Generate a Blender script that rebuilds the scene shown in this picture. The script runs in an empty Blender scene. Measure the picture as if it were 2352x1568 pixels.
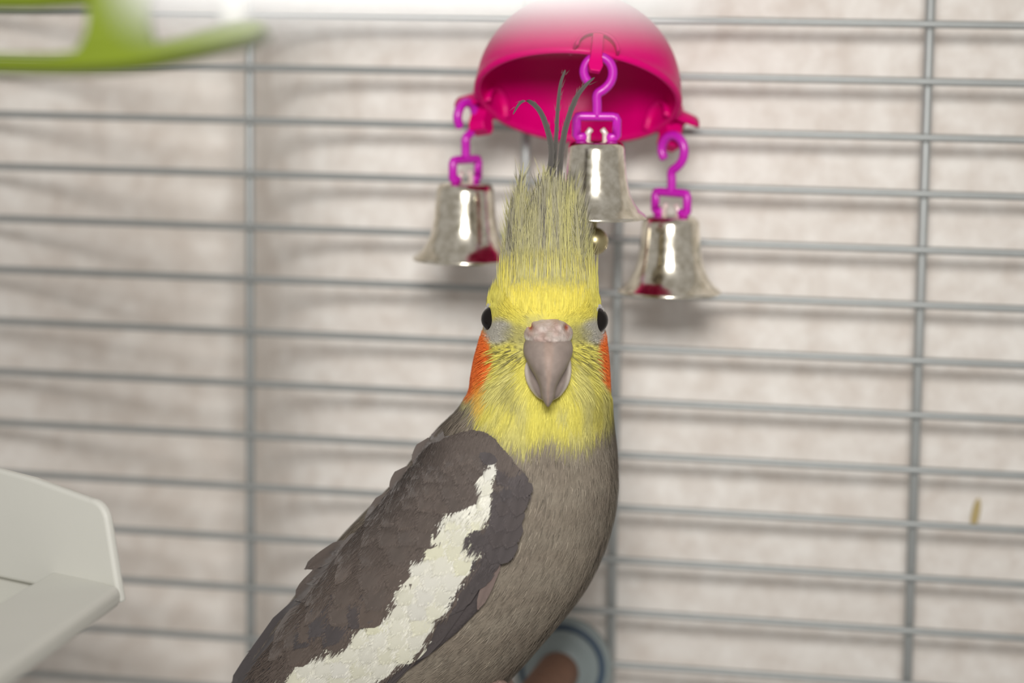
import bpy, math, random
import numpy as np
from mathutils import Vector, Matrix

random.seed(7)
rng = np.random.default_rng(11)
scene = bpy.context.scene
col = scene.collection

# ------------------------------------------------------------------ camera
FPX = 6000.0                       # focal length in pixels of a 2352 x 1568 frame
PITCH, ROLL = 0.14005, 0.01263
CAM = Vector((0.0, 0.0, 1.20))
_cp, _sp = math.cos(PITCH), math.sin(PITCH)
FW = Vector((0, _cp, -_sp))
_up0, _r0 = Vector((0, _sp, _cp)), Vector((1, 0, 0))
RT = _r0 * math.cos(ROLL) + _up0 * math.sin(ROLL)
UP = _up0 * math.cos(ROLL) - _r0 * math.sin(ROLL)

def at(px, py, d):
    """point of the place seen at pixel (px, py), d metres along the view axis"""
    return CAM + FW * d + RT * ((px - 1176) / FPX * d) + UP * ((784 - py) / FPX * d)

cd = bpy.data.cameras.new('camera')
cam = bpy.data.objects.new('camera', cd)
col.objects.link(cam)
cam.matrix_world = Matrix(((RT.x, UP.x, -FW.x, CAM.x), (RT.y, UP.y, -FW.y, CAM.y), (RT.z, UP.z, -FW.z, CAM.z), (0, 0, 0, 1)))
cd.sensor_width = 36.0
cd.lens = FPX / 2352 * 36.0
cd.clip_start = 0.01
cd.dof.use_dof = True
cd.dof.focus_distance = 0.598
cd.dof.aperture_fstop = 7.0
scene.camera = cam

# ------------------------------------------------------------------ light
w = bpy.data.worlds.new('room')
scene.world = w
w.use_nodes = True
w.node_tree.nodes['Background'].inputs[0].default_value = (1.0, 0.965, 0.92, 1)
w.node_tree.nodes['Background'].inputs[1].default_value = 0.38

ld = bpy.data.lights.new('camera_flash_offscreen', 'AREA')
ld.shape = 'RECTANGLE'
ld.size, ld.size_y = 0.16, 0.115
ld.energy = 0.365
ld.spread = math.radians(50)
ld.color = (1.0, 0.98, 0.95)
flash = bpy.data.objects.new('camera_flash_offscreen', ld)
col.objects.link(flash)
flash.location = CAM + Vector((-0.005, -0.01, 0.150))
_t = at(1220, 330, 0.62)
flash.rotation_euler = (_t - flash.location).to_track_quat('-Z', 'Y').to_euler()

vs = scene.view_settings
vs.view_transform = 'Standard'
vs.look = 'None'
vs.gamma = 1.0
vs.exposure = 0.0
vs.use_curve_mapping = False

# ------------------------------------------------------------------ helpers
def lin(r, g, b):
    f = lambda c: ((c / 255 + 0.055) / 1.055) ** 2.4 if c / 255 > 0.04045 else c / 255 / 12.92
    return (f(r), f(g), f(b))

def nodes_of(name):
    m = bpy.data.materials.new(name)
    m.use_nodes = True
    nt = m.node_tree
    return m, nt, nt.nodes['Principled BSDF']

def mat(name, c, rough=0.5, metal=0.0, var=0.08, scale=300.0, bump=0.0, bscale=900.0, spec=0.5, sss=0.0, coat=0.0, trans=0.0):
    m, nt, b = nodes_of(name)
    tc = nt.nodes.new('ShaderNodeTexCoord')
    n = nt.nodes.new('ShaderNodeTexNoise'); n.inputs['Scale'].default_value = scale; n.inputs['Detail'].default_value = 4
    nt.links.new(tc.outputs['Object'], n.inputs['Vector'])
    mx = nt.nodes.new('ShaderNodeMix'); mx.data_type = 'RGBA'
    mx.inputs[6].default_value = (*[x * (1 - var) for x in c], 1)
    mx.inputs[7].default_value = (*[min(1, x * (1 + var)) for x in c], 1)
    nt.links.new(n.outputs['Fac'], mx.inputs[0])
    nt.links.new(mx.outputs[2], b.inputs['Base Color'])
    b.inputs['Roughness'].default_value = rough
    b.inputs['Metallic'].default_value = metal
    b.inputs['Specular IOR Level'].default_value = spec
    b.inputs['Coat Weight'].default_value = coat
    b.inputs['Transmission Weight'].default_value = trans
    if sss:
        b.inputs['Subsurface Weight'].default_value = sss
        b.inputs['Subsurface Radius'].default_value = (0.002, 0.0015, 0.001)
        b.inputs['Subsurface Scale'].default_value = 1.0
    if bump:
        n2 = nt.nodes.new('ShaderNodeTexNoise'); n2.inputs['Scale'].default_value = bscale; n2.inputs['Detail'].default_value = 6
        nt.links.new(tc.outputs['Object'], n2.inputs['Vector'])
        bp = nt.nodes.new('ShaderNodeBump'); bp.inputs['Strength'].default_value = bump; bp.inputs['Distance'].default_value = 0.001
        nt.links.new(n2.outputs['Fac'], bp.inputs['Height'])
        nt.links.new(bp.outputs[0], b.inputs['Normal'])
    return m

def mesh_obj(name, verts, faces, material, parent=None, smooth=True, vcol=None, uv=None, label=None):
    me = bpy.data.meshes.new(name)
    if isinstance(verts, np.ndarray):
        verts = verts.tolist()
    if isinstance(faces, np.ndarray):
        faces = faces.tolist()
    me.from_pydata(verts, [], faces)
    if smooth:
        me.polygons.foreach_set('use_smooth', [True] * len(me.polygons))
    if vcol is not None:
        a = me.color_attributes.new('Col', 'FLOAT_COLOR', 'POINT')
        c4 = np.ones((len(verts), 4), dtype=np.float32); c4[:, :3] = np.asarray(vcol)
        a.data.foreach_set('color', c4.ravel())
    if uv is not None:
        ul = me.uv_layers.new(name='UVMap')
        li = np.empty(len(me.loops), dtype=np.int32); me.loops.foreach_get('vertex_index', li)
        ul.data.foreach_set('uv', np.asarray(uv, dtype=np.float32)[li].ravel())
    me.materials.append(material)
    me.update()
    o = bpy.data.objects.new(name, me)
    col.objects.link(o)
    if parent:
        o.parent = parent
    if label:
        o['label'] = label
    return o

def empty(name, loc, rot=None, label=None, cat=None, group=None):
    o = bpy.data.objects.new(name, None)
    o.empty_display_size = 0.005
    col.objects.link(o)
    if rot is not None:
        o.matrix_world = Matrix.Translation(loc) @ rot.to_4x4()
    else:
        o.location = loc
    return tag(o, label, cat, group)

def tag(o, label=None, cat=None, group=None, kind=None):
    if label: o['label'] = label
    if cat: o['category'] = cat
    if group: o['group'] = group
    if kind: o['kind'] = kind
    return o

def catmull(pts, n=8):
    pts = [Vector(p) for p in pts]
    out = []
    for i in range(len(pts) - 1):
        p0, p1, p2, p3 = pts[max(i - 1, 0)], pts[i], pts[i + 1], pts[min(i + 2, len(pts) - 1)]
        for k in range(n):
            t = k / n
            out.append(0.5 * ((2 * p1) + (p2 - p0) * t + (2 * p0 - 5 * p1 + 4 * p2 - p3) * t * t + (3 * p1 - p0 - 3 * p2 + p3) * t ** 3))
    out.append(pts[-1])
    return out

def tube(pts, r, n=10, radii=None):
    """closed tube along a polyline, rounded ends"""
    pts = [Vector(p) for p in pts]
    V, F = [], []
    prev = None
    m = len(pts)
    for i, p in enumerate(pts):
        t = (pts[min(i + 1, m - 1)] - pts[max(i - 1, 0)]).normalized()
        if prev is None:
            a = Vector((0, 0, 1)) if abs(t.z) < 0.9 else Vector((1, 0, 0))
            nrm = (a - t * a.dot(t)).normalized()
        else:
            nrm = (prev - t * prev.dot(t)).normalized()
        prev = nrm
        bn = t.cross(nrm)
        rr = radii[i] if radii else r
        if i == 0:
            V += [tuple(p - t * rr * 0.35 + (nrm * math.cos(2 * math.pi * k / n) + bn * math.sin(2 * math.pi * k / n)) * rr * 0.7) for k in range(n)]
        V += [tuple(p + (nrm * math.cos(2 * math.pi * k / n) + bn * math.sin(2 * math.pi * k / n)) * rr) for k in range(n)]
        if i == m - 1:
            V += [tuple(p + t * rr * 0.35 + (nrm * math.cos(2 * math.pi * k / n) + bn * math.sin(2 * math.pi * k / n)) * rr * 0.7) for k in range(n)]
    rows = m + 2
    for i in range(rows - 1):
        for k in range(n):
            F.append((i * n + k, i * n + (k + 1) % n, (i + 1) * n + (k + 1) % n, (i + 1) * n + k))
    F.append(tuple(range(n - 1, -1, -1)))
    F.append(tuple((rows - 1) * n + k for k in range(n)))
    return V, F

def lathe(profile, n=48, axis=Vector((0, 0, 1))):
    """profile of (radius, height); returns rings about local Z"""
    V, F = [], []
    for r, z in profile:
        V += [(r * math.cos(2 * math.pi * k / n), r * math.sin(2 * math.pi * k / n), z) for k in range(n)]
    for i in range(len(profile) - 1):
        for k in range(n):
            F.append((i * n + k, i * n + (k + 1) % n, (i + 1) * n + (k + 1) % n, (i + 1) * n + k))
    return V, F

def join(*vf):
    V, F = [], []
    for v, f in vf:
        o = len(V)
        V += [tuple(x) for x in v]
        F += [tuple(i + o for i in q) for q in f]
    return V, F

def bevelled(o, width, seg=3):
    b = o.modifiers.new('bevel', 'BEVEL'); b.width = width; b.segments = seg; b.limit_method = 'ANGLE'
    b.angle_limit = math.radians(35)
    return o

def prism(poly, v):
    """polygon (list of Vectors) extruded by vector v"""
    n = len(poly)
    V = [tuple(p) for p in poly] + [tuple(p + v) for p in poly]
    F = [tuple(range(n)), tuple(range(2 * n - 1, n - 1, -1))]
    F += [(i, i + n, (i + 1) % n + n, (i + 1) % n) for i in range(n)]
    return V, F

# ------------------------------------------------------------------ wall behind the cage
YAW = -0.21518
GH = Vector((math.cos(YAW), math.sin(YAW), 0))
GN = Vector((-math.sin(YAW), math.cos(YAW), 0))         # away from the camera
GO = Vector((0, 0.685, CAM.z))
def px_to_u(px):
    k = (px - 1176) / FPX
    A = GO - CAM - Vector((0, 0, 0.08))
    return -(A.dot(RT) - k * A.dot(FW)) / (GH.dot(RT) - k * GH.dot(FW))

mw, nt, b = nodes_of('wallpaper')
tc = nt.nodes.new('ShaderNodeTexCoord')
n1 = nt.nodes.new('ShaderNodeTexNoise'); n1.inputs["Scale"].default_value = 120; n1.inputs['Detail'].default_value = 7; n1.inputs['Roughness'].default_value = 0.62
mp = nt.nodes.new('ShaderNodeMapping'); mp.inputs['Scale'].default_value = (1.0, 1.0, 1.0)
nt.links.new(tc.outputs['Object'], mp.inputs[0]); nt.links.new(mp.outputs[0], n1.inputs['Vector'])
rp = nt.nodes.new('ShaderNodeValToRGB')
rp.color_ramp.elements[0].position = 0.33; rp.color_ramp.elements[0].color = (0.645, 0.585, 0.53, 1)
rp.color_ramp.elements[1].position = 0.66; rp.color_ramp.elements[1].color = (0.80, 0.765, 0.72, 1)
nt.links.new(n1.outputs['Fac'], rp.inputs[0]); nt.links.new(rp.outputs[0], b.inputs['Base Color'])
n2 = nt.nodes.new('ShaderNodeTexNoise'); n2.inputs['Scale'].default_value = 520; n2.inputs['Detail'].default_value = 6
nt.links.new(tc.outputs['Object'], n2.inputs['Vector'])
bp = nt.nodes.new('ShaderNodeBump'); bp.inputs['Strength'].default_value = 0.25; bp.inputs['Distance'].default_value = 0.001
nt.links.new(n2.outputs['Fac'], bp.inputs['Height']); nt.links.new(bp.outputs[0], b.inputs['Normal'])
b.inputs['Roughness'].default_value = 0.8

prof = [(-1400, .016), (-400, .012), (-100, .014), (0, .019), (120, .036), (230, .056), (330, .067), (420, .060), (500, .042), (580, .029), (680, .021), (800, .018), (1200, .017), (2352, .015), (3800, .015)]
us = [px_to_u(p) for p, _ in prof]
V, F = [], []
uu = np.linspace(us[0], us[-1], 160)
ww = np.interp(uu, us, [q for _, q in prof])
ww = np.convolve(np.pad(ww, 2, mode='edge'), np.ones(5) / 5, mode='valid')
zs = (0.82, 1.02, 1.22, 1.42)
for k, (u, q) in enumerate(zip(uu, ww)):
    for z in zs:
        p = GO + GH * float(u) + GN * float(q); V.append((p.x, p.y, z))
for k, (u, q) in enumerate(zip(uu, ww)):
    for z in zs:
        p = GO + GH * float(u) + GN * 0.10; V.append((p.x, p.y, z))
nz, nu = len(zs), len(uu)
for s in (0, 1):
    for k in range(nu - 1):
        for j in range(nz - 1):
            a = s * nu * nz + k * nz + j
            F.append((a, a + nz, a + nz + 1, a + 1) if s == 0 else (a, a + 1, a + nz + 1, a + nz))
for k in range(nu - 1):
    for j in (0, nz - 1):
        a = k * nz + j; F.append((a, a + nz, a + nz + nu * nz, a + nu * nz))
for k in (0, nu - 1):
    for j in range(nz - 1):
        a = k * nz + j; F.append((a, a + 1, a + 1 + nu * nz, a + nu * nz))
wall = mesh_obj('wall_back', V, F, mw)
tag(wall, 'cream papered wall with a soft hollow fold behind the cage', 'wall', kind='structure')
# dried splash on the paper
m_stain = mat('dried_splash', (0.46, 0.36, 0.16), 0.7)
V, F = [], []
sp = GO + GH * px_to_u(2255) + GN * 0.0146
cz = at(2255, 1212, 0.668).z
for j in range(7):
    t = j / 6 * 2 - 1
    rr = math.sqrt(max(0.02, 1 - t * t)) * 0.0011
    for k in range(8):
        a = 2 * math.pi * k / 8
        p = sp + GH * (math.cos(a) * rr + t * 0.0006) + GN * (-abs(math.sin(a)) * 0.0003 * (1 if math.sin(a) > 0 else -0.3))
        V.append((p.x, p.y, cz + t * 0.0042))
for j in range(6):
    for k in range(8):
        F.append((j * 8 + k, j * 8 + (k + 1) % 8, j * 8 + 8 + (k + 1) % 8, j * 8 + 8 + k))
mesh_obj('splash', V, F, m_stain, wall, label='small dried yellowish splash')

# ------------------------------------------------------------------ cage back panel
m_wire = mat('zinc_wire', (0.36, 0.375, 0.37), 0.5, 0.5, 0.10, 200)
grid = empty('cage_back_grid', GO + Vector((0, 0, -0.20)), None, 'silver wire back panel of the bird cage in front of the wall', 'cage panel')
S, Z0 = 0.01421, -0.01147
uL, uR = us[1], us[-1] * 0.75
gb = Vector(grid.location)
ulen = uR - uL
V, F = tube([GO + GH * uL - gb + Vector((0, 0, 0)), GO + GH * uR - gb], 0.00098, 10)
hw_me = None
for i in range(-2, 16):
    z = Z0 - i * S
    if hw_me is None:
        o = mesh_obj('horizontal_wire', V, F, m_wire, grid); hw_me = o.data
    else:
        o = bpy.data.objects.new('horizontal_wire', hw_me); col.objects.link(o); o.parent = grid
    o.location = Vector((0, 0, z + random.uniform(-.00015, .00015))) - GN * 0.0010
vus = [-0.07291, px_to_u(1202), 0.02789, 0.10655]
vus = [vus[0] - 0.0715] + vus + [vus[-1] + 0.02]
V, F = tube([Vector((0, 0, Z0 + 3 * S)) + GO - gb, Vector((0, 0, Z0 - 16 * S)) + GO - gb], 0.00125, 10)
vw_me = None
for u in vus[1:-1]:
    if vw_me is None:
        o = mesh_obj('vertical_wire', V, F, m_wire, grid); vw_me = o.data
    else:
        o = bpy.data.objects.new('vertical_wire', vw_me); col.objects.link(o); o.parent = grid
    o.location = GH * u + GN * 0.0011

# ------------------------------------------------------------------ pink dome
m_pink = mat('magenta_plastic', lin(200, 0, 104), 0.34, 0, 0.05, 150, 0.06, 500, 0.12, 0.0)
m_purple = mat('violet_plastic', lin(182, 22, 166), 0.3, 0, 0.06, 150, 0.03, 600, 0.5)
DR = 0.0255
DC = at(1328, 214, 0.646)
tilt = math.radians(28.5)
# axis of the dome leans away from the camera and a little to the right
ax = (Vector((0, 0, 1)) * math.cos(tilt) + Vector((0, 1, 0)) * math.sin(tilt)).normalized()
ax = (Matrix.Rotation(math.radians(5.0), 3, 'Y') @ ax).normalized()
e1 = (Vector((1, 0, 0)) - ax * ax.x).normalized()
e2 = ax.cross(e1)                       # away from the camera and downwards
DM = Matrix((e1, e2, ax)).transposed()
dome_root = empty('hanging_dome_toy', DC, DM, 'glossy magenta plastic half dome with open underside hung above the bird', 'bird toy')
pf = []
nA = 26
for i in range(nA + 1):
    a = math.pi / 2 * i / nA
    pf.append((max(0.0004, DR * math.sin(a)), DR * math.cos(a) * 0.99))
pf.append((DR * 1.012, -0.0004)); pf.append((DR * 1.012, -0.0013)); pf.append((DR * 0.99, -0.0019)); pf.append((DR * 0.955, -0.0016)); pf.append((DR * 0.94, -0.0006))
ri = DR * 0.94
for i in range(nA, -1, -1):
    a = math.pi / 2 * i / nA
    pf.append((max(0.0004, ri * math.sin(a)), ri * math.cos(a) * 0.985))
V, F = lathe(pf, 72)
mesh_obj('dome', V, F, m_pink, dome_root)
# hanging eye on the crown
V, F = tube([Vector((0.0028 * math.cos(a), 0, DR + 0.0014 + 0.0028 * math.sin(a))) for a in np.linspace(-0.6, math.pi + 0.6, 16)], 0.0008, 8)
mesh_obj('hanging_eye', V, F, m_pink, dome_root)
LUG = {}
for key, deg in (('front', -82), ('rear_a', 152), ('rear_b', 28)):
    a = math.radians(deg)
    rad = Vector((math.cos(a), math.sin(a), 0)); tan = Vector((-math.sin(a), math.cos(a), 0))
    # little arched hood standing out of the rim
    bk = 1.0 if key == 'front' else 1.55
    Vh, Fh = [], []
    nn, mm = 14, 7
    for i in range(nn + 1):
        th = math.pi * i / nn
        for j in range(mm):
            q = j / (mm - 1)                       # from the dome skin outwards
            wdt = 0.0056 * (1 - 0.12 * q); hgt = 0.0056 * (1 - 0.25 * q)
            p = rad * (DR * 0.86 + q * (0.0066 if bk == 1 else 0.0105)) + tan * (math.cos(th) * wdt * (1 if bk == 1 else .9)) + Vector((0, 0, math.sin(th) * hgt - 0.0012))
            Vh.append(tuple(p))
    for i in range(nn):
        for j in range(mm - 1):
            A = i * mm + j; Fh.append((A, A + mm, A + mm + 1, A + 1))
    ho = mesh_obj('lug_hood', Vh, Fh, m_pink, dome_root)
    sm = ho.modifiers.new('solid', 'SOLIDIFY'); sm.thickness = 0.0007; sm.offset = 0
    # tab that carries the hook
    c = rad * (DR * 0.86 + 0.0050)
    poly = [c + tan * sx * wx * bk + Vector((0, 0, zz * (1.6 if bk == 1 and zz < 0 else bk))) for sx, wx, zz in ((-1, .0013, .0030), (1, .0013, .0030), (1, .0014, -.0020), (1, .0018, -.0034), (1, .0012, -.0045), (-1, .0012, -.0045), (-1, .0018, -.0034), (-1, .0014, -.0020))]
    V, F = prism([p - rad * 0.0009 * bk * bk for p in poly], rad * 0.0018 * bk * bk)
    bevelled(mesh_obj('lug_tab', V, F, m_pink, dome_root, False), 0.0003, 2)
    LUG[key] = DC + DM @ c

# ------------------------------------------------------------------ bells
m_nickel, nt, b = nodes_of('nickel_bell')
tc = nt.nodes.new('ShaderNodeTexCoord')
nz_ = nt.nodes.new('ShaderNodeTexNoise'); nz_.inputs['Scale'].default_value = 420; nz_.inputs['Detail'].default_value = 7
nt.links.new(tc.outputs['Object'], nz_.inputs['Vector'])
rp = nt.nodes.new('ShaderNodeValToRGB')
rp.color_ramp.elements[0].position = 0.40; rp.color_ramp.elements[0].color = (0.66, 0.61, 0.50, 1)
rp.color_ramp.elements[1].position = 0.62; rp.color_ramp.elements[1].color = (0.88, 0.83, 0.72, 1)
nt.links.new(nz_.outputs['Fac'], rp.inputs[0]); nt.links.new(rp.outputs[0], b.inputs['Base Color'])
rr_ = nt.nodes.new('ShaderNodeMapRange'); rr_.inputs['To Min'].default_value = 0.10; rr_.inputs['To Max'].default_value = 0.26
nt.links.new(nz_.outputs['Fac'], rr_.inputs['Value']); nt.links.new(rr_.outputs[0], b.inputs['Roughness'])
b.inputs['Metallic'].default_value = 1.0
m_brass = mat('dull_brass', (0.42, 0.36, 0.20), 0.35, 0.9, 0.15, 500)
m_eyelet = mat('clear_plastic_eyelet', (0.62, 0.50, 0.48), 0.3, 0.2, 0.1, 400)

def bell(px, top_py, d, scale, spin, label, hook_dx=0.0, drop=205, swing=0.0):
    """hanging bell: origin at the middle of the bell's flat top"""
    base = at(px, top_py, d)
    rot = Matrix.Rotation(swing, 3, 'Y')
    e = empty('hanging_bell', base, rot, label, 'bell', 'nickel bells hanging from the pink dome')
    k = 0.000105 * scale
    out = [(0.5, 2), (30, 2), (52, 0), (60, -4), (65, -14), (67, -40), (70, -75), (74, -100), (80, -122), (90, -142), (102, -157), (114, -166), (118, -170), (117, -174), (112, -175)]
    inn = [(106, -171), (96, -160), (84, -143), (75, -122), (70, -100), (66, -75), (63, -40), (60, -16), (52, -8), (0.5, -5)]
    V, F = lathe([(r * k, z * k) for r, z in out + inn], 64)
    cup = mesh_obj('bell_cup', V, F, m_nickel, e)
    # clapper: wire stem with a flattened ball
    V, F = tube([Vector((0, 0, -4 * k)), Vector((0.0003, 0, -100 * k)), Vector((-0.0002, 0, -drop * k))], 0.0006, 8)
    ball = lathe([(0.01 * k, (9 - drop) * k)] + [(31 * k * math.sin(a), -(drop + 23) * k + 32 * k * math.cos(a)) for a in np.linspace(0.2, math.pi - 0.02, 14)], 24)
    cl = mesh_obj('clapper', *join((V, F), ball), m_brass, e, label='brass clapper')
    # eyelet on top: two short posts and a cross pin
    Rz = Matrix.Rotation(spin, 3, 'Z')
    for sx in (-1, 1):
        V, F = tube([Rz @ Vector((sx * 0.0021, 0, 0)), Rz @ Vector((sx * 0.0021, 0, 0.0020)), Rz @ Vector((sx * 0.0014, 0, 0.0029))], 0.00075, 8)
        mesh_obj('eyelet', V, F, m_eyelet, e)
    # purple hook: square yoke, stem, open ring
    r = 0.00110
    q = 0.000105
    yoke = [(-26, 10), (-44, 10), (-46, 13), (-46, 50), (-43, 56), (-36, 57), (36, 57), (43, 56), (46, 50), (46, 13), (44, 10), (26, 10)]
    stem = [(0, 57), (0, 85), (-1, 100), (2, 110), (14, 118), (26, 130), (33, 145), (34, 162), (28, 178), (16, 189), (0, 193), (-15, 188), (-26, 176), (-31, 160), (-28, 146), (-23, 138)]
    vy = tube([Rz @ Vector((x * q, 0, z * q)) for x, z in yoke], r, 10)
    pts = catmull([Vector((x * q, 0, z * q)) for x, z in stem], 4)
    vs_ = tube([Rz @ (p + Vector((hook_dx, 0, 0))) for p in pts], r * 1.05, 10)
    mesh_obj('hook', *join(vy, vs_), m_purple, e, label='violet plastic hook')
    return e
bell(1370, 325, 0.625, 1.0, 0.0, 'nickel bell hung highest, half hidden behind the yellow crest')
bell(1069, 421, 0.657, 1.06, math.radians(50), 'nickel bell at middle height with its violet hook seen edge-on', drop=130)
bell(1541, 497, 0.653, 1.05, math.radians(-38), 'nickel bell hung lowest of the three under the dome', drop=120)

# ------------------------------------------------------------------ cockatiel
# bird frame: one unit across = 0.1 mm; (px, py) read in the plane of the bird's eyes, dd = mm behind that plane
PXS = 1e-4
BO = at(1258, 784, 0.600)
BM = Matrix((RT, FW, UP)).transposed()
BASE = np.array([(1130 - 1258) * PXS, 0.012, (784 - 1690) * PXS])
bird = empty('cockatiel', BO + BM @ Vector(BASE.tolist()), BM, 'grey cockatiel with yellow face, orange cheeks and raised crest, looking straight ahead', 'bird')

def L(px, py, dd):
    """bird coordinates -> local metres (array)"""
    px, py, dd = np.broadcast_arrays(np.asarray(px, float), np.asarray(py, float), np.asarray(dd, float))
    return np.stack([(px - 1258) * PXS, dd * 1e-3, (784 - py) * PXS], -1) - BASE

LV = np.array([
    # y,   xl,   xr,   df,   dc,  db,  nf
    [606, 1236, 1280,  7.0, 10.0, 13.0, 2.0],
    [616, 1206, 1312,  2.0, 10.0, 18.0, 2.0],
    [632, 1172, 1342, -3.0, 10.0, 23.0, 2.0],
    [655, 1142, 1364, -6.5, 10.0, 28.0, 2.0],
    [685, 1120, 1381, -9.5, 10.0, 31.0, 1.95],
    [715, 1112, 1389, -11.0, 10.0, 33.0, 1.8],
    [745, 1109, 1393, -11.3, 10.0, 34.0, 1.7],
    [780, 1101, 1396, -10.5, 10.0, 35.0, 1.75],
    [820, 1089, 1401, -9.0, 10.0, 36.0, 1.9],
    [860, 1081, 1404, -7.5, 10.5, 37.0, 2.05],
    [900, 1074, 1406, -7.0, 11.0, 38.5, 2.2],
    [940, 1052, 1409, -7.0, 13.0, 41.0, 2.3],
    [980, 1014, 1413, -7.8, 15.0, 43.0, 2.3],
    [1020, 978, 1418, -9.0, 16.0, 45.0, 2.25],
    [1070, 938, 1422, -10.5, 16.0, 46.0, 2.25],
    [1120, 896, 1424, -11.5, 16.0, 47.0, 2.25],
    [1180, 838, 1418, -12.0, 16.0, 47.0, 2.25],
    [1240, 780, 1404, -12.0, 16.0, 47.0, 2.25],
    [1300, 732, 1382, -12.0, 16.0, 46.0, 2.25],
    [1360, 686, 1351, -11.5, 16.0, 45.0, 2.25],
    [1420, 640, 1308, -10.5, 16.0, 43.0, 2.25],
    [1480, 596, 1258, -9.0, 16.0, 40.0, 2.2],
    [1540, 552, 1206, -6.5, 16.0, 37.0, 2.2],
    [1600, 510, 1146, -3.5, 16.0, 34.0, 2.2],
    [1660, 474, 1060, 0.0, 16.0, 31.0, 2.1],
    [1720, 448, 930, 4.0, 16.0, 28.0, 2.0],
    [1770, 440, 800, 8.0, 16.0, 24.0, 2.0],
    [1800, 470, 700, 12.0, 16.0, 20.0, 2.0]])

def herm(x, xs, ys):
    x = np.asarray(x, float)
    m = np.gradient(ys, xs)
    i = np.clip(np.searchsorted(xs, x) - 1, 0, len(xs) - 2)
    h = xs[i + 1] - xs[i]; t = np.clip((x - xs[i]) / h, 0, 1)
    return ((2 * t**3 - 3 * t**2 + 1) * ys[i] + (t**3 - 2 * t**2 + t) * h * m[i] + (-2 * t**3 + 3 * t**2) * ys[i + 1] + (t**3 - t**2) * h * m[i + 1])

def section(y):
    return [herm(y, LV[:, 0], LV[:, k]) for k in range(1, 7)]

def front(px, py):
    """depth of the near surface of the body"""
    xl, xr, df, dc, db, nf = section(py)
    xn = np.clip(np.abs((np.asarray(px, float) - (xl + xr) / 2) / ((xr - xl) / 2)), 0, 0.985)
    return dc - (dc - df) * (1 - xn ** nf) ** (1 / nf)

def vnoise(p, seed=0):
    """cheap smooth value noise, p (n,3)"""
    p = np.asarray(p, float); i = np.floor(p).astype(np.int64); f = p - i; f = f * f * (3 - 2 * f)
    def h(a):
        n = (a[:, 0] * 73856093) ^ (a[:, 1] * 19349663) ^ (a[:, 2] * 83492791) ^ (seed * 2654435)
        n = (n ^ (n >> 13)) * 1274126177 & 0x7fffffff
        return ((n ^ (n >> 16)) & 0xffff) / 65535.0
    r = 0
    for dx in (0, 1):
        for dy in (0, 1):
            for dz in (0, 1):
                wgt = np.where(dx, f[:, 0], 1 - f[:, 0]) * np.where(dy, f[:, 1], 1 - f[:, 1]) * np.where(dz, f[:, 2], 1 - f[:, 2])
                r = r + wgt * h(i + np.array([dx, dy, dz]))
    return r

def smooth(a, b, x):
    t = np.clip((x - a) / (b - a), 0, 1); return t * t * (3 - 2 * t)

YEL, YELB, YELP = np.array(lin(207, 197, 92)), np.array(lin(220, 205, 88)), np.array(lin(188, 182, 122))
OLV, ORA = np.array(lin(146, 141, 102)), np.array(lin(232, 114, 50))
GREY, GREYD, LORE = np.array(lin(141, 131, 117)), np.array(lin(119, 109, 98)), np.array(lin(166, 162, 155))
BIBX = np.array([1040, 1066, 1100, 1150, 1200, 1258, 1290, 1330, 1380, 1412, 1440.])
BIBY = np.array([860, 905, 985, 1012, 1028, 1000, 1018, 1022, 996, 960, 900.])

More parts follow.
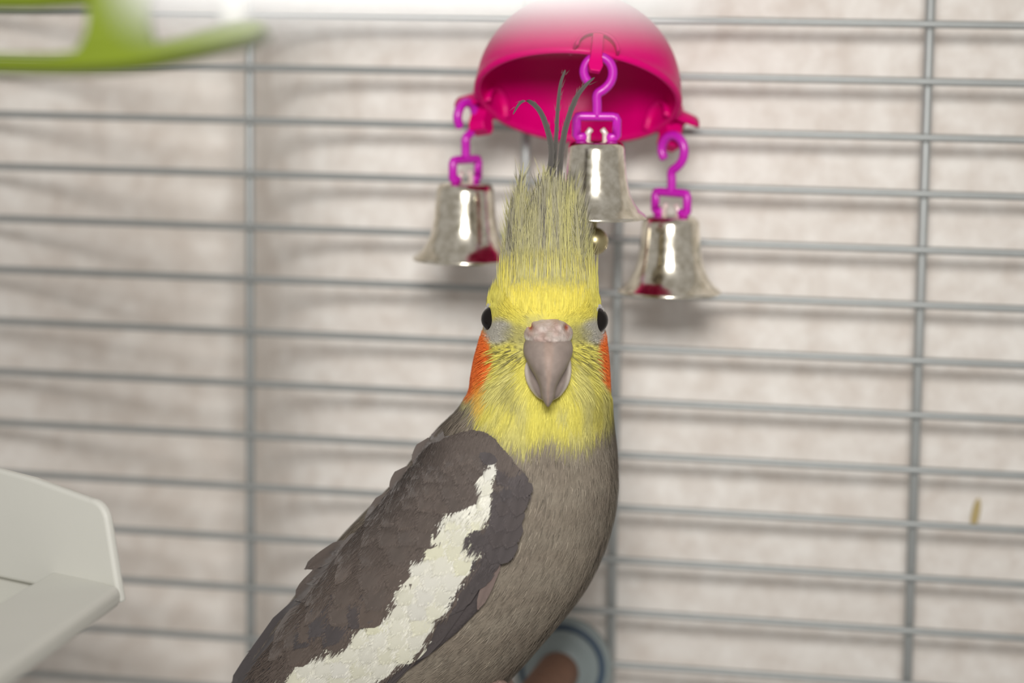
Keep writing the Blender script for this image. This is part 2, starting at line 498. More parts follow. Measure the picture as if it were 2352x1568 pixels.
def plumage_colour(px, py, dd):
    px, py, dd = [np.asarray(v, float) for v in (px, py, dd)]
    n = len(px)
    P = np.stack([px, py * 0.6, dd * 10], -1)
    n1, n2, n3 = vnoise(P / 30, 1), vnoise(P / 12, 2), vnoise(P / 70, 3)
    mixc = lambda c, d, f: c * (1 - f[:, None]) + d * f[:, None]
    c = np.tile(YEL, (n, 1))
    c = mixc(c, YELP, 0.55 * smooth(0.45, 0.8, n1) + 0.12 * n2)
    # bright brow
    c = mixc(c, YELB, 0.9 * smooth(40, 10, np.abs(py - 702)) * smooth(125, 80, np.abs(px - 1255)))
    # crown turns olive-grey
    c = mixc(c, OLV, 0.6 * smooth(665, 635, py))
    # smoky patches on the cheeks
    for (x, y, rx, ry, k) in ((1172, 905, 18, 40, .55), (1190, 930, 14, 22, .4), (1365, 940, 26, 50, .35), (1345, 860, 10, 18, .25)):
        c = mixc(c, OLV * 0.85, k * smooth(1.3, 0.4, np.hypot((px - x) / rx, (py - y) / ry)))
    # pale side of the neck
    c = mixc(c, np.array(lin(180, 174, 140)), 0.85 * smooth(1108, 1084, px) * smooth(880, 930, py))
    c = mixc(c, np.array(lin(170, 164, 118)), 0.6 * smooth(1385, 1412, px) * smooth(890, 950, py))
    # bare grey lores between eye and bill
    for sx in (-1, 1):
        x0 = 1256 + sx * 112
        f = smooth(1.25, 0.65, np.hypot((px - x0) / 37, (py - (762 + 0.05 * (px - x0) * sx)) / 30))
        c = mixc(c, LORE, 0.95 * f)
        f = smooth(1.3, 0.5, np.hypot((px - (1256 + sx * 70)) / 34, (py - 768) / 24))
        c = mixc(c, np.array(lin(150, 144, 100)), 0.7 * f)
        # dark bristles fanning out below the eye
        ang = np.arctan2(py - 740, (px - 1256) * sx)
        st = smooth(0.55, 0.9, np.sin(ang * 46 + n2 * 3)) * smooth(1.25, 0.5, np.hypot((px - (1256 + sx * 90)) / 56, (py - 808) / 38))
        c = mixc(c, np.array(lin(104, 98, 66)), 0.9 * st)
    # orange ear patches
    fl = smooth(1.12, 0.82, np.hypot((px - 1084) / 46, (py - 828) / 82) + 0.12 * (n2 - .5)) * smooth(26, 20, dd)
    fr = smooth(1.12, 0.82, np.hypot((px - 1411) / 38, (py - 824) / 70) + 0.12 * (n2 - .5)) * smooth(26, 20, dd)
    f = np.maximum(fl, fr)
    c = mixc(c, ORA, f); c = mixc(c, np.array(lin(214, 90, 32)), 0.4 * f * n2)
    c = mixc(c, np.array(lin(225, 170, 70)), 0.6 * smooth(1.3, .5, np.hypot((px - 1102) / 16, (py - 912) / 42)))
    # grey body below the bib and on the mantle
    yb = np.interp(px, BIBX, BIBY) + 16 * (n2 - .5) + 10 * (n1 - .5)
    g = smooth(-14, 26, py - yb)
    back = smooth(14, 24, dd) * smooth(860, 920, py)
    g = np.maximum(g, back)
    body = mixc(np.tile(GREY, (n, 1)), GREYD, np.clip(0.7 * n3 + 0.5 * (n2 - .5), 0, 1))
    wv = 0.5 + 0.5 * np.sin(py / 15 + 0.004 * (px - 1250) ** 1 + 4 * n3)
    body = mixc(body, np.array(lin(152, 144, 130)), 0.55 * wv * n1)
    c = mixc(c, np.array(lin(156, 150, 104)), 0.6 * smooth(-30, 4, py - yb))
    c = mixc(c, body, g)
    return c

def feather_mat(name, rough=0.75, bump=0.35, scale=60.0, sheen=0.15):
    m, nt, b = nodes_of(name)
    at_ = nt.nodes.new('ShaderNodeAttribute'); at_.attribute_name = 'Col'
    uvn = nt.nodes.new('ShaderNodeUVMap')
    sep = nt.nodes.new('ShaderNodeSeparateXYZ'); nt.links.new(uvn.outputs[0], sep.inputs[0])
    ab = nt.nodes.new('ShaderNodeMath'); ab.operation = 'ABSOLUTE'; nt.links.new(sep.outputs[0], ab.inputs[0])
    mu = nt.nodes.new('ShaderNodeMath'); mu.operation = 'MULTIPLY_ADD'; mu.inputs[1].default_value = -0.55
    nt.links.new(ab.outputs[0], mu.inputs[0]); nt.links.new(sep.outputs[1], mu.inputs[2])
    sc = nt.nodes.new('ShaderNodeMath'); sc.operation = 'MULTIPLY'; sc.inputs[1].default_value = scale * 6.28; nt.links.new(mu.outputs[0], sc.inputs[0])
    tcn = nt.nodes.new('ShaderNodeTexCoord')
    no = nt.nodes.new('ShaderNodeTexNoise'); no.inputs['Scale'].default_value = 900; no.inputs['Detail'].default_value = 4
    nt.links.new(tcn.outputs['Object'], no.inputs['Vector'])
    ad = nt.nodes.new('ShaderNodeMath'); ad.operation = 'MULTIPLY_ADD'; ad.inputs[1].default_value = 5.0
    nt.links.new(no.outputs['Fac'], ad.inputs[0]); nt.links.new(sc.outputs[0], ad.inputs[2])
    si = nt.nodes.new('ShaderNodeMath'); si.operation = 'SINE'; nt.links.new(ad.outputs[0], si.inputs[0])
    mr = nt.nodes.new('ShaderNodeMapRange'); mr.inputs['From Min'].default_value = -1; mr.inputs['To Min'].default_value = 0.86; mr.inputs['To Max'].default_value = 1.1
    nt.links.new(si.outputs[0], mr.inputs['Value'])
    vm = nt.nodes.new('ShaderNodeVectorMath'); vm.operation = 'SCALE'
    nt.links.new(at_.outputs['Color'], vm.inputs[0]); nt.links.new(mr.outputs[0], vm.inputs['Scale'])
    nt.links.new(vm.outputs[0], b.inputs['Base Color'])
    bp = nt.nodes.new('ShaderNodeBump'); bp.inputs['Strength'].default_value = bump; bp.inputs['Distance'].default_value = 0.0002
    nt.links.new(si.outputs[0], bp.inputs['Height']); nt.links.new(bp.outputs[0], b.inputs['Normal'])
    b.inputs['Roughness'].default_value = rough; b.inputs['Specular IOR Level'].default_value = 0.2
    b.inputs['Sheen Weight'].default_value = sheen
    return m

def vcol_mat(name, rough=0.8, spec=0.2, bump=0.0, bscale=1500, sss=0.0, coat=0.0):
    m, nt, b = nodes_of(name)
    at_ = nt.nodes.new('ShaderNodeAttribute'); at_.attribute_name = 'Col'
    tcn = nt.nodes.new('ShaderNodeTexCoord')
    no = nt.nodes.new('ShaderNodeTexNoise'); no.inputs['Scale'].default_value = bscale; no.inputs['Detail'].default_value = 5
    nt.links.new(tcn.outputs['Object'], no.inputs['Vector'])
    mr = nt.nodes.new('ShaderNodeMapRange'); mr.inputs['To Min'].default_value = 0.85; mr.inputs['To Max'].default_value = 1.12
    nt.links.new(no.outputs['Fac'], mr.inputs['Value'])
    vm = nt.nodes.new('ShaderNodeVectorMath'); vm.operation = 'SCALE'
    nt.links.new(at_.outputs['Color'], vm.inputs[0]); nt.links.new(mr.outputs[0], vm.inputs['Scale'])
    nt.links.new(vm.outputs[0], b.inputs['Base Color'])
    if bump:
        bp = nt.nodes.new('ShaderNodeBump'); bp.inputs['Strength'].default_value = bump; bp.inputs['Distance'].default_value = 0.0006
        nt.links.new(no.outputs['Fac'], bp.inputs['Height']); nt.links.new(bp.outputs[0], b.inputs['Normal'])
    b.inputs['Roughness'].default_value = rough; b.inputs['Specular IOR Level'].default_value = spec
    b.inputs['Coat Weight'].default_value = coat
    return m

m_skin = vcol_mat('plumage_base', 0.9, 0.1, 0.4)
m_down = vcol_mat('plumage_strands', 0.75, 0.2)
m_vane = feather_mat('feather_vane')
m_beak = vcol_mat('horn_beak', 0.55, 0.3, 0.15, 900)
m_cere = vcol_mat('cere_skin', 0.6, 0.35, 0.5, 1400)
m_eye = mat('dark_eye', (0.008, 0.006, 0.005), 0.12, 0, 0.05, 300, spec=0.25)
m_lid = mat('eyelid_skin', lin(196, 192, 190), 0.7, 0, 0.25, 2500, 0.5, 3000)
m_leg = mat('scaly_leg', lin(150, 125, 115), 0.6, 0, 0.2, 900, 0.5, 1200)
m_claw = mat('dark_claw', lin(60, 52, 48), 0.4)

# --- body: one continuous skin from crown to vent
ys = np.concatenate([np.linspace(606, 660, 14)[:-1], np.linspace(660, 1000, 58)[:-1], np.linspace(1000, 1800, 70)])
NT = 112
th = np.linspace(0, 2 * np.pi, NT, endpoint=False)
Y, T = np.meshgrid(ys, th, indexing='ij')
xl, xr, df, dc, db, nf = [q for q in section(Y)]
ct, st = np.cos(T), np.sin(T)
nn = np.where(st < 0, nf, 2.2)
den = (np.abs(ct) ** nn + np.abs(st) ** nn) ** (1 / nn)
px_b = (xl + xr) / 2 + (xr - xl) / 2 * ct / den
dd_b = np.where(st < 0, dc + (dc - df) * st / den, dc + (db - dc) * st / den)
P = L(px_b, Y, dd_b).reshape(-1, 3)
nr = len(ys)
idx = np.arange(nr * NT).reshape(nr, NT)
Fq = np.stack([idx[:-1], np.roll(idx, -1, 1)[:-1], np.roll(idx, -1, 1)[1:], idx[1:]], -1).reshape(-1, 4)
Fl = Fq.tolist() + [tuple(idx[0].tolist()[::-1]), tuple(idx[-1].tolist())]
bc = plumage_colour(px_b.ravel(), Y.ravel(), dd_b.ravel())
body = mesh_obj('body', P, Fl, m_skin, bird, True, bc)

# --- short plumage laid over the skin
def strands(name, root, nrm, flow, length, width, colour, material, parent, lift=0.22, curl=0.25, tipcol=None):
    n = len(root)
    nrm = nrm / np.linalg.norm(nrm, axis=1, keepdims=True)
    flow = flow - nrm * np.sum(flow * nrm, 1, keepdims=True)
    flow /= np.maximum(np.linalg.norm(flow, axis=1, keepdims=True), 1e-9)
    side = np.cross(flow, nrm)
    length = np.broadcast_to(length, n)[:, None]; width = np.broadcast_to(width, n)[:, None]
    lift = np.broadcast_to(lift, n)[:, None]
    p0 = root - nrm * 0.00015
    p1 = root + flow * length * 0.5 + nrm * length * lift * 0.75
    p2 = root + flow * length + nrm * length * lift * (1 - curl)
    V = np.stack([p0 - side * width * .5, p0 + side * width * .5, p1 - side * width * .42, p1 + side * width * .42, p2], 1).reshape(-1, 3)
    b = np.arange(n)[:, None] * 5
    q = (b + np.array([[0, 1, 3, 2]])).tolist(); t = (b + np.array([[2, 3, 4]])).tolist()
    c2 = colour if tipcol is None else tipcol
    C = np.stack([colour, colour, colour, colour, c2], 1).reshape(-1, 3)
    o = mesh_obj(name, V, q + t, material, parent, True, np.clip(C, 0, .95))
    o['kind'] = 'stuff'
    return o

def tri_sample(P, F, n, wfun):
    F = np.asarray(F)
    A, B, C, D = [P[F[:, k]] for k in range(4)]
    nr_ = np.cross(C - A, D - B); ar = np.linalg.norm(nr_, axis=1) / 2
    nrm = nr_ / np.maximum(2 * ar[:, None], 1e-12)
    cen = (A + B + C + D) / 4
    wgt = ar * wfun(cen, nrm); wgt /= wgt.sum()
    k = rng.choice(len(F), n, p=wgt)
    u, v = rng.random((2, n, 1))
    pts = (A[k] * (1 - u) + B[k] * u) * (1 - v) + (D[k] * (1 - u) + C[k] * u) * v
    return pts, nrm[k]

def unL(p):
    q = p + BASE
    return q[:, 0] / PXS + 1258, 784 - q[:, 2] / PXS, q[:, 1] * 1e3

cenb = P.mean(0)
def wf(c, n):
    px, py, dd = unL(c)
    return np.where(n[:, 1] < 0.35, 1.0, 0.22) * np.where(py < 1060, 2.2, 1.0) * np.where(py > 1640, 0.3, 1.0)
NS = 95000
pts, nrm = tri_sample(P, Fq, NS, wf)
# outward normals
px, py, dd = unL(pts)
xl, xr, df, dc, db, nf = section(py)
outw = np.stack([(px - (xl + xr) / 2) * PXS, (dd - dc) * 1e-3, np.zeros_like(px)], -1)
sgn = np.sign(np.sum(outw * nrm, 1)); nrm = nrm * np.where(sgn == 0, 1, sgn)[:, None]
keep = ~((np.hypot((px - 1257) / 50, (py - 790) / 55) < 1) & (dd < 0))            # bill
for ex in (1123, 1379):
    keep &= ~((np.hypot((px - ex) / 22, (py - 733) / 38) < 1) & (dd < 16))
pts, nrm, px, py, dd = pts[keep], nrm[keep], px[keep], py[keep], dd[keep]
n = len(px)
# growth direction: away from the bill on the face, down the breast, along the back
dx, dy = px - 1257, -(py - 775)
rad = np.hypot(dx, dy) + 1e-6
face = np.stack([dx / rad, np.full(n, 0.7), dy / rad], -1)
down = np.stack([-0.16 - 0.0016 * np.clip(py - 1050, 0, 500) - 0.15 * smooth(1250, 1000, px) + 0.0009 * np.clip(1258 - px, -160, 160) * smooth(1080, 1000, py) , np.zeros(n), -np.ones(n)], -1)
wb = smooth(850, 960, py)[:, None]
flow = face * (1 - wb) + down * wb
up_f = smooth(730, 690, py)[:, None]
flow = flow * (1 - up_f) + np.stack([dx / 400, np.full(n, .15), np.ones(n)], -1) * up_f
flow += rng.normal(0, 0.13, (n, 3)) * np.array([1, .5, .6])
cc = plumage_colour(px, py, dd) * (1 + rng.normal(0, 1, (n, 1)) * np.where(py > 1040, .19, .13)[:, None])
ln = np.where(py < 800, 0.0018, np.where(py < 1060, 0.0034, 0.0030)) * rng.uniform(.65, 1.3, n)
ln = np.where((py > 735) & (py < 800), 0.0011, ln)
ln = np.where((py > 770) & (py < 900) & (np.abs(px - 1245) > 140), 0.0017, ln)
wd = np.where(py < 1060, 0.00021, 0.00026) * rng.uniform(.7, 1.3, n)
strands('body_plumage', pts, nrm, flow, ln, wd, np.clip(cc, 0.01, .95), m_down, bird, lift=np.where(py < 800, .2, .15))

# --- bill
def loft_bill(name, rows, material, cx, colfun, n=28, p=1.9, label=None):
    R = np.array(rows, float)
    yy = np.linspace(R[0, 0], R[-1, 0], 34)
    H = [herm(yy, R[:, 0], R[:, k]) for k in range(1, 5)]   # hw, front, edge, xshift
    V, C = [], []
    for y, hw, fr, ed, xs in zip(yy, *H):
        a = np.linspace(-1, 1, n)
        s_ = np.sign(a) * np.abs(a) ** 0.85
        dep = ed - (ed - fr) * (1 - np.abs(s_) ** p) ** (1 / p) if True else 0
        V.append(L(cx + xs + s_ * hw, y, dep)); C.append(colfun(s_, y))
        bk = ed + 3.0
        V.append(L(cx + xs + s_[::-1] * hw * .96, y, np.full(n, bk))); C.append(colfun(s_[::-1], y))
    V = np.concatenate(V); C = np.concatenate(C); m = 2 * n; rws = len(yy)
    I = np.arange(rws * m).reshape(rws, m)
    Q = np.stack([I[:-1], np.roll(I, -1, 1)[:-1], np.roll(I, -1, 1)[1:], I[1:]], -1).reshape(-1, 4).tolist()
    Q += [tuple(I[0].tolist()[::-1]), tuple(I[-1].tolist())]
    return mesh_obj(name, V, Q, material, bird, True, C, label=label)

HORN, HORND, HORNL = np.array(lin(148, 134, 126)), np.array(lin(112, 99, 94)), np.array(lin(156, 136, 125))
def bill_col(s_, y):
    n = len(s_)
    ridge = np.exp(-(s_ / 0.20) ** 4)
    c = HORN * (1 - ridge[:, None]) + HORNL * ridge[:, None]
    nz = vnoise(np.stack([s_ * 5 + 20, np.full(n, y / 14), np.zeros(n)], -1), 5)
    return np.clip(c * (0.88 + 0.24 * nz[:, None]), 0, 1)
loft_bill('upper_beak', [(770, 44, -14.0, -9.0, 0), (785, 53, -17.0, -9.5, 0), (805, 56, -19.3, -10.0, 0), (830, 48, -20.6, -11.6, 0), (848, 38, -20.8, -13.2, 0), (866, 28, -20.4, -13.6, 0), (886, 19, -19.6, -14.8, -1), (905, 15, -18.4, -15.2, -1), (920, 9, -17.2, -15.2, -1), (930, 2.5, -16.0, -15.0, -1)], m_beak, 1257.5, bill_col, label='pinkish grey hooked upper beak')
def low_col(s_, y):
    n = len(s_)
    rim = np.clip((np.abs(s_) - .78) / .15, 0, 1)[:, None]
    return np.array(lin(214, 203, 193)) * rim + np.array(lin(136, 123, 116)) * (1 - rim)
loft_bill('lower_beak', [(812, 50, -8.0, -6.5, 0), (835, 53, -9.6, -7.0, 0), (858, 53, -11.2, -7.5, 0), (880, 47, -12.4, -8.2, 0), (898, 36, -12.6, -8.6, 0), (912, 22, -12.2, -8.8, 0), (920, 6, -11.0, -8.8, 0)], m_beak, 1257.5, low_col, p=2.4)
# cere with two nostrils
gx, gy = np.meshgrid(np.linspace(-1, 1, 61), np.linspace(-1, 1, 41), indexing='xy')
ra = np.sqrt(gx * gx * (1 - gy * gy / 2)); rb = np.sqrt(gy * gy * (1 - gx * gx / 2))
ex_, ey_ = gx * np.sqrt(1 - gy * gy / 2), gy * np.sqrt(1 - gx * gx / 2)
cpx, cpy = 1258 + ex_ * 56, 764 + ey_ * 33 + 13 * np.clip(ey_, 0, 1) * (ex_ ** 2 - .35)
rr2 = np.clip(ex_ ** 2 + ey_ ** 2, 0, 1)
hgt = 5.6 * np.sqrt(1 - rr2 * 0.98)
for sx in (-1, 1):
    hgt += 1.1 * np.exp(-(((cpx - 1258 - sx * 30) / 20) ** 2 + ((cpy - 757) / 18) ** 2))
    hgt -= 1.9 * np.exp(-(((cpx - 1258 - sx * 40) / 5.5) ** 2 + ((cpy - 752) / 8) ** 2))
hgt -= 0.7 * np.exp(-((cpx - 1258) / 8) ** 2) * np.exp(-((cpy - 748) / 12) ** 2)
cn = vnoise(np.stack([cpx.ravel() / 9, cpy.ravel() / 9, np.zeros(cpx.size)], -1), 8).reshape(cpx.shape)
hgt += 0.9 * (cn - .5)
cdd = -9.0 - hgt - 4.6 * smooth(758, 788, cpy) * (1 - .55 * ex_ ** 2) + 2.0 * np.abs(ex_) ** 2
ccol = np.tile(np.array(lin(190, 177, 169)), (cpx.size, 1))
pink = np.clip(vnoise(np.stack([cpx.ravel() / 15, cpy.ravel() / 12, np.ones(cpx.size)], -1), 9) * 1.6 - .4, 0, 1)[:, None]
ccol = ccol * (1 - .6 * pink) + np.array(lin(160, 122, 110)) * .6 * pink
crust = (smooth(.70, .90, rr2.ravel()) * smooth(-.1, .3, ey_.ravel()))[:, None] * .85
ccol = ccol * (1 - crust) + np.array(lin(212, 203, 192)) * crust
nost = np.zeros(cpx.size)
for sx in (-1, 1):
    nost += np.exp(-(((cpx - 1258 - sx * 40) / 6) ** 2 + ((cpy - 752) / 9) ** 2)).ravel()
nost = np.clip(nost, 0, 1)[:, None]
ccol = ccol * (1 - nost) + np.array(lin(150, 66, 40)) * nost
I = np.arange(cpx.size).reshape(cpx.shape)
CF = np.stack([I[:-1, :-1], I[:-1, 1:], I[1:, 1:], I[1:, :-1]], -1).reshape(-1, 4)
mesh_obj('cere', L(cpx, cpy, cdd).reshape(-1, 3), CF, m_cere, bird, True, ccol, label='pale pink cere with two nostrils')

# --- eyes
for ex, ey, sx in ((1127, 732, -1), (1376, 735, 1)):
    nrm_e = Vector((sx * 0.92, -0.38, 0.02)).normalized()
    c = Vector(L(ex, ey, 3.6).tolist())
    zq = nrm_e.to_track_quat('Z', 'Y').to_matrix()
    prof = [(0.00001, 0.0022)] + [(0.0031 * math.sin(a), 0.0031 * math.cos(a) - 0.0009) for a in np.linspace(0.08, 1.9, 16)]
    V, F = lathe(prof, 36)
    V = [tuple(c + zq @ Vector(v)) for v in V]
    eye = mesh_obj('eye', V, F, m_eye, bird, label='round black eye')
    ring = []
    for i in range(40):
        a = 2 * math.pi * i / 40
        ring.append(c + zq @ Vector((0.0032 * math.cos(a), 0.0032 * math.sin(a), 0.0001)))
    V, F = [], []
    for i, p in enumerate(ring):
        a = 2 * math.pi * i / 40
        rdir = zq @ Vector((math.cos(a), math.sin(a), 0))
        for k in range(8):
            q = 2 * math.pi * k / 8
            rr = 0.0005 * (1 + 0.12 * math.sin(i * 4.3))
            V.append(tuple(p + rdir * math.cos(q) * rr * 1.3 + nrm_e * math.sin(q) * rr))
    for i in range(40):
        for k in range(8):
            F.append((i * 8 + k, i * 8 + (k + 1) % 8, ((i + 1) % 40) * 8 + (k + 1) % 8, ((i + 1) % 40) * 8 + k))
    mesh_obj('eyelid', V, F, m_lid, eye, label='pale grey eyelid')

# --- crest
def ribbon(name, pts3, width, cols, material, parent, side=Vector((1, 0, 0)), cup=0.25, barbs=0, barb_len=0.003, mid_dark=0.0):
    """a feather along a curve: folded vane, optional loose barbs"""
    n = len(pts3)
    V, C, U, F = [], [], [], []
    for i, p in enumerate(pts3):
        t = i / (n - 1)
        tg = (pts3[min(i + 1, n - 1)] - pts3[max(i - 1, 0)]).normalized()
        s = (side - tg * side.dot(tg)).normalized(); nm = tg.cross(s)
        wv = width * (math.sin(math.pi * min(1, t * 0.93 + 0.07)) ** 0.55 if width > 0.0012 else (1 - t) ** 0.4 * 0.8 + 0.2)
        for k in (-1, 0, 1):
            V.append(tuple(p + s * (k * wv * .5) + nm * (abs(k) * wv * cup)))
            C.append(np.array(cols(t)) * (1 - mid_dark if k == 0 else 1)); U.append((k, t))
    for i in range(n - 1):
        for k in range(2):
            a = i * 3 + k; F.append((a, a + 1, a + 4, a + 3))
    for _ in range(barbs):
        t = random.uniform(0.12, 0.98); i = int(t * (n - 1)); p = pts3[i]
        tg = (pts3[min(i + 1, n - 1)] - pts3[max(i - 1, 0)]).normalized()
        s = (side - tg * side.dot(tg)).normalized(); sg = random.choice((-1, 1))
        ln = barb_len * random.uniform(.5, 1.2)
        e = p + s * sg * width * .4
        b0 = len(V); d2 = (tg + s * sg * random.uniform(.12, .4)).normalized()
        wq = 0.00008
        V += [tuple(e - s * wq), tuple(e + s * wq), tuple(e + d2 * ln)]
        c = np.array(cols(t)) * random.uniform(.8, 1.15)
        C += [c, c, c]; U += [(0, t)] * 3
        F.append((b0, b0 + 1, b0 + 2))
    return mesh_obj(name, V, F, material, parent, True, np.clip(np.array(C), 0, .95), U)

def Lv(px, py, dd): return Vector(L(px, py, dd).tolist())
CY, CG, CD = np.array(lin(190, 184, 116)), np.array(lin(158, 153, 128)), np.array(lin(92, 88, 84))
long_ones = [
    ([(1236, 640, 6), (1240, 560, 8), (1250, 470, 9), (1262, 400, 9), (1268, 340, 9), (1258, 290, 8), (1240, 248, 7), (1214, 227, 6), (1194, 233, 5), (1178, 260, 4)], .00135),
    ([(1262, 640, 9), (1263, 540, 11), (1272, 420, 12), (1279, 310, 12), (1284, 230, 12), (1290, 180, 12), (1301, 147, 13)], .00120),
    ([(1285, 640, 7), (1284, 540, 10), (1286, 420, 11), (1293, 330, 11), (1306, 268, 11), (1326, 215, 11), (1348, 185, 11), (1370, 166, 11)], .00135)]
for pts_, wdt in long_ones:
    pl = catmull([Lv(*p) for p in pts_], 5)
    ribbon('crest_feather', pl, wdt, lambda t: CG * (1 - smooth(.1, .35, t)) + CD * smooth(.1, .35, t), m_vane, bird, cup=.12, barbs=20, barb_len=.002, mid_dark=.25)
specs = []
for i in range(34):
    f = (i * 0.618034) % 1.0
    x0 = 1164 + 192 * f
    row = random.random()
    mid = 1 - abs(f - .5) * 2
    hgt = random.uniform(90, 180) + 70 * row * (0.4 + .6 * mid)
    specs.append((x0, 640 - 34 * row, -1 + 10 * row, hgt, row, f))
for fx, yt, f in ((1203, 366, .12), (1196, 385, .1), (1188, 420, .08), (1250, 372, .4), (1238, 392, .35), (1322, 395, .75), (1334, 440, .85), (1312, 385, .7), (1275, 400, .5), (1343, 460, .92), (1174, 450, .05), (1262, 378, .5), (1298, 390, .62), (1215, 430, .2), (1328, 410, .8)):
    specs.append((1160 + 200 * f, 640, 5, 640 - yt, .8, f, fx))
for sp_ in specs:
    x0, y0, d0, hgt, row, f = sp_[:6]
    xt = sp_[6] if len(sp_) > 6 else 1257 + (x0 - 1257) * (0.82 - 0.10 * row) + random.gauss(0, 6)
    bow = (x0 - 1257) * 0.05
    pl = []
    for k in range(9):
        t = k / 8
        pl.append(Lv(x0 + (xt - x0) * t + bow * math.sin(math.pi * t), y0 - hgt * t, d0 - 2.5 * math.sin(math.pi * t * .8) + 8 * t * t * (0.5 + row * .3)))
    yel = random.uniform(0.1, 1.0)
    dk = random.random() < .4
    def cf(t, yel=yel, dk=dk):
        c = CY * yel + CG * (1 - yel)
        c = c * (1 - .5 * t) + CG * .5 * t
        if dk:
            s = float(smooth(.2, .6, t)) * .75; c = c * (1 - s) + CD * s
        return c
    ribbon('crest_feather', pl, random.uniform(.0007, .0011), cf, m_vane, bird, cup=.22, barbs=80, barb_len=.0062, mid_dark=.12)
# soft downy mass of the crest
nb = 15000
TOPX = np.array([1145, 1158, 1168, 1184, 1203, 1213, 1226, 1246, 1262, 1300, 1318, 1334, 1348, 1358, 1370.])
TOPY = np.array([600, 540, 470, 405, 372, 452, 435, 384, 376, 384, 392, 440, 490, 545, 600.])
f = rng.random(nb); row = rng.random(nb); h_ = rng.random(nb) ** 1.5
xb = 1257 + (f - .5) * 206 + rng.normal(0, 4, nb)          # where the strand sits at the crown
xt_ = 1257 + (f - .5) * 182 + rng.normal(0, 4, nb)         # where its tip line is at the top
ytop = np.interp(xt_, TOPX, TOPY) + 105 * rng.random(nb) * (.35 + .65 * vnoise(np.stack([xt_ / 7, row * 4, np.zeros(nb)], -1), 23))
ln_px = rng.uniform(55, 105, nb)
yb0 = 704 + rng.normal(0, 9, nb)
yy0 = yb0 - (yb0 - ytop - ln_px * .9) * h_
low = yy0 > 668
xb = np.where(low, 1257 + (f - .5) * (212 - 1.6 * (yy0 - 668)), xb)
fr_ = np.clip((690 - yy0) / np.maximum(690 - ytop, 60), 0, 1)
edge_ = smooth(.30, .5, np.abs(f - .5))                    # outer strands start lower, down the sides of the crown
yy0 = np.where(low, yy0, yy0 + edge_ * 26 * (1 - fr_))
x0 = xb + (xt_ - xb) * fr_ * np.where(low, 0, 1) + np.sign(f - .5) * edge_ * 12 * smooth(610, 690, yy0) * np.where(low, 0, 1)
ln_px = np.where(low, rng.uniform(22, 42, nb), np.minimum(ln_px, np.maximum(20, yy0 - ytop + rng.normal(0, 8, nb))))
hi = smooth(668, 635, yy0 - 14 * edge_)
dsurf = front(x0, np.clip(yy0, 640, 760))
lay = -4.5 + 12 * row + 4.5 * np.abs((x0 - 1257) / 100) ** 2 + 3 * smooth(640, 480, yy0)
d0 = dsurf * (1 - hi) + lay * hi + rng.uniform(-.5, .8, nb)
root = L(x0, yy0, d0)
flow = np.stack([-(x0 - 1257) / 1100 + rng.normal(0, .07, nb), rng.normal(.10, .08, nb), np.ones(nb)], -1)
nrm_ = np.stack([(x0 - 1257) / 160, -np.ones(nb), np.full(nb, .1)], -1)
clump = vnoise(np.stack([xt_ / 12, np.zeros(nb), row * 3], -1), 21)[:, None]
k = np.clip(clump * 1.7 - .38 - .4 * np.exp(-((x0 - 1262) / 42) ** 2)[:, None] * smooth(680, 630, yy0)[:, None] + rng.normal(0, .14, (nb, 1)) - .25 * smooth(600, 420, yy0)[:, None], 0, 1)
cy = smooth(655, 700, yy0 + rng.normal(0, 12, nb))[:, None]
cc = (CY * k + CG * (1 - k)) * (1 - cy) + plumage_colour(x0, np.clip(yy0, 680, 720), d0) * cy
dark = (clump < .33) & (rng.random((nb, 1)) < .4) & (yy0[:, None] < 620)
cc = np.where(dark, CD * 1.25, cc) * rng.uniform(.82, 1.16, (nb, 1))
nf2 = 2400
sg = np.where(rng.random(nf2) < .5, -1, 1); yf = rng.uniform(640, 716, nf2)
xl2, xr2 = section(yf)[:2]
uf = rng.uniform(.70, .97, nf2)
xf = (xl2 + xr2) / 2 + sg * (xr2 - xl2) / 2 * uf
cf2 = plumage_colour(xf, np.full(nf2, 690.), front(xf, yf)); kf = smooth(690, 650, yf)[:, None] * .6
cf2 = (cf2 * (1 - kf) + (CY * .5 + CG * .5) * kf) * rng.uniform(.85, 1.15, (nf2, 1))
strands('crown_plumage', L(xf, yf, front(xf, yf)), np.stack([sg * .8, -np.ones(nf2) * .7, np.full(nf2, .2)], -1), np.stack([-sg * .45 + rng.normal(0, .1, nf2), rng.normal(.15, .1, nf2), np.ones(nf2)], -1), .0034 * rng.uniform(.6, 1.3, nf2), .00022, np.clip(cf2, 0, .95), m_down, bird, lift=.12)
strands('crest_down', root, nrm_, flow, ln_px * PXS, np.where(yy0 < 600, .00014, .0002), np.clip(cc, 0, .95), m_down, bird, lift=.05)

# --- wing
def wing_surface(px, py):
    return front(px, py)

RIGHT = np.array([(1120, 985), (1155, 1020), (1190, 1058), (1214, 1086), (1206, 1140), (1191, 1200), (1166, 1280), (1132, 1350), (1106, 1394), (1060, 1442), (1000, 1492), (940, 1536), (880, 1578), (800, 1640), (700, 1720)], float)
LEFT = np.array([(1070, 984), (1030, 998), (985, 1016), (948, 1056), (900, 1112), (850, 1178), (800, 1238), (760, 1290), (706, 1362), (645, 1440), (585, 1520), (540, 1580), (480, 1670)], float)
def edge_x(E, y): return np.interp(y, E[:, 1], E[:, 0])
WD = lambda px, py, t: wing_surface(px, py) - 1.4 - 0.85 * t

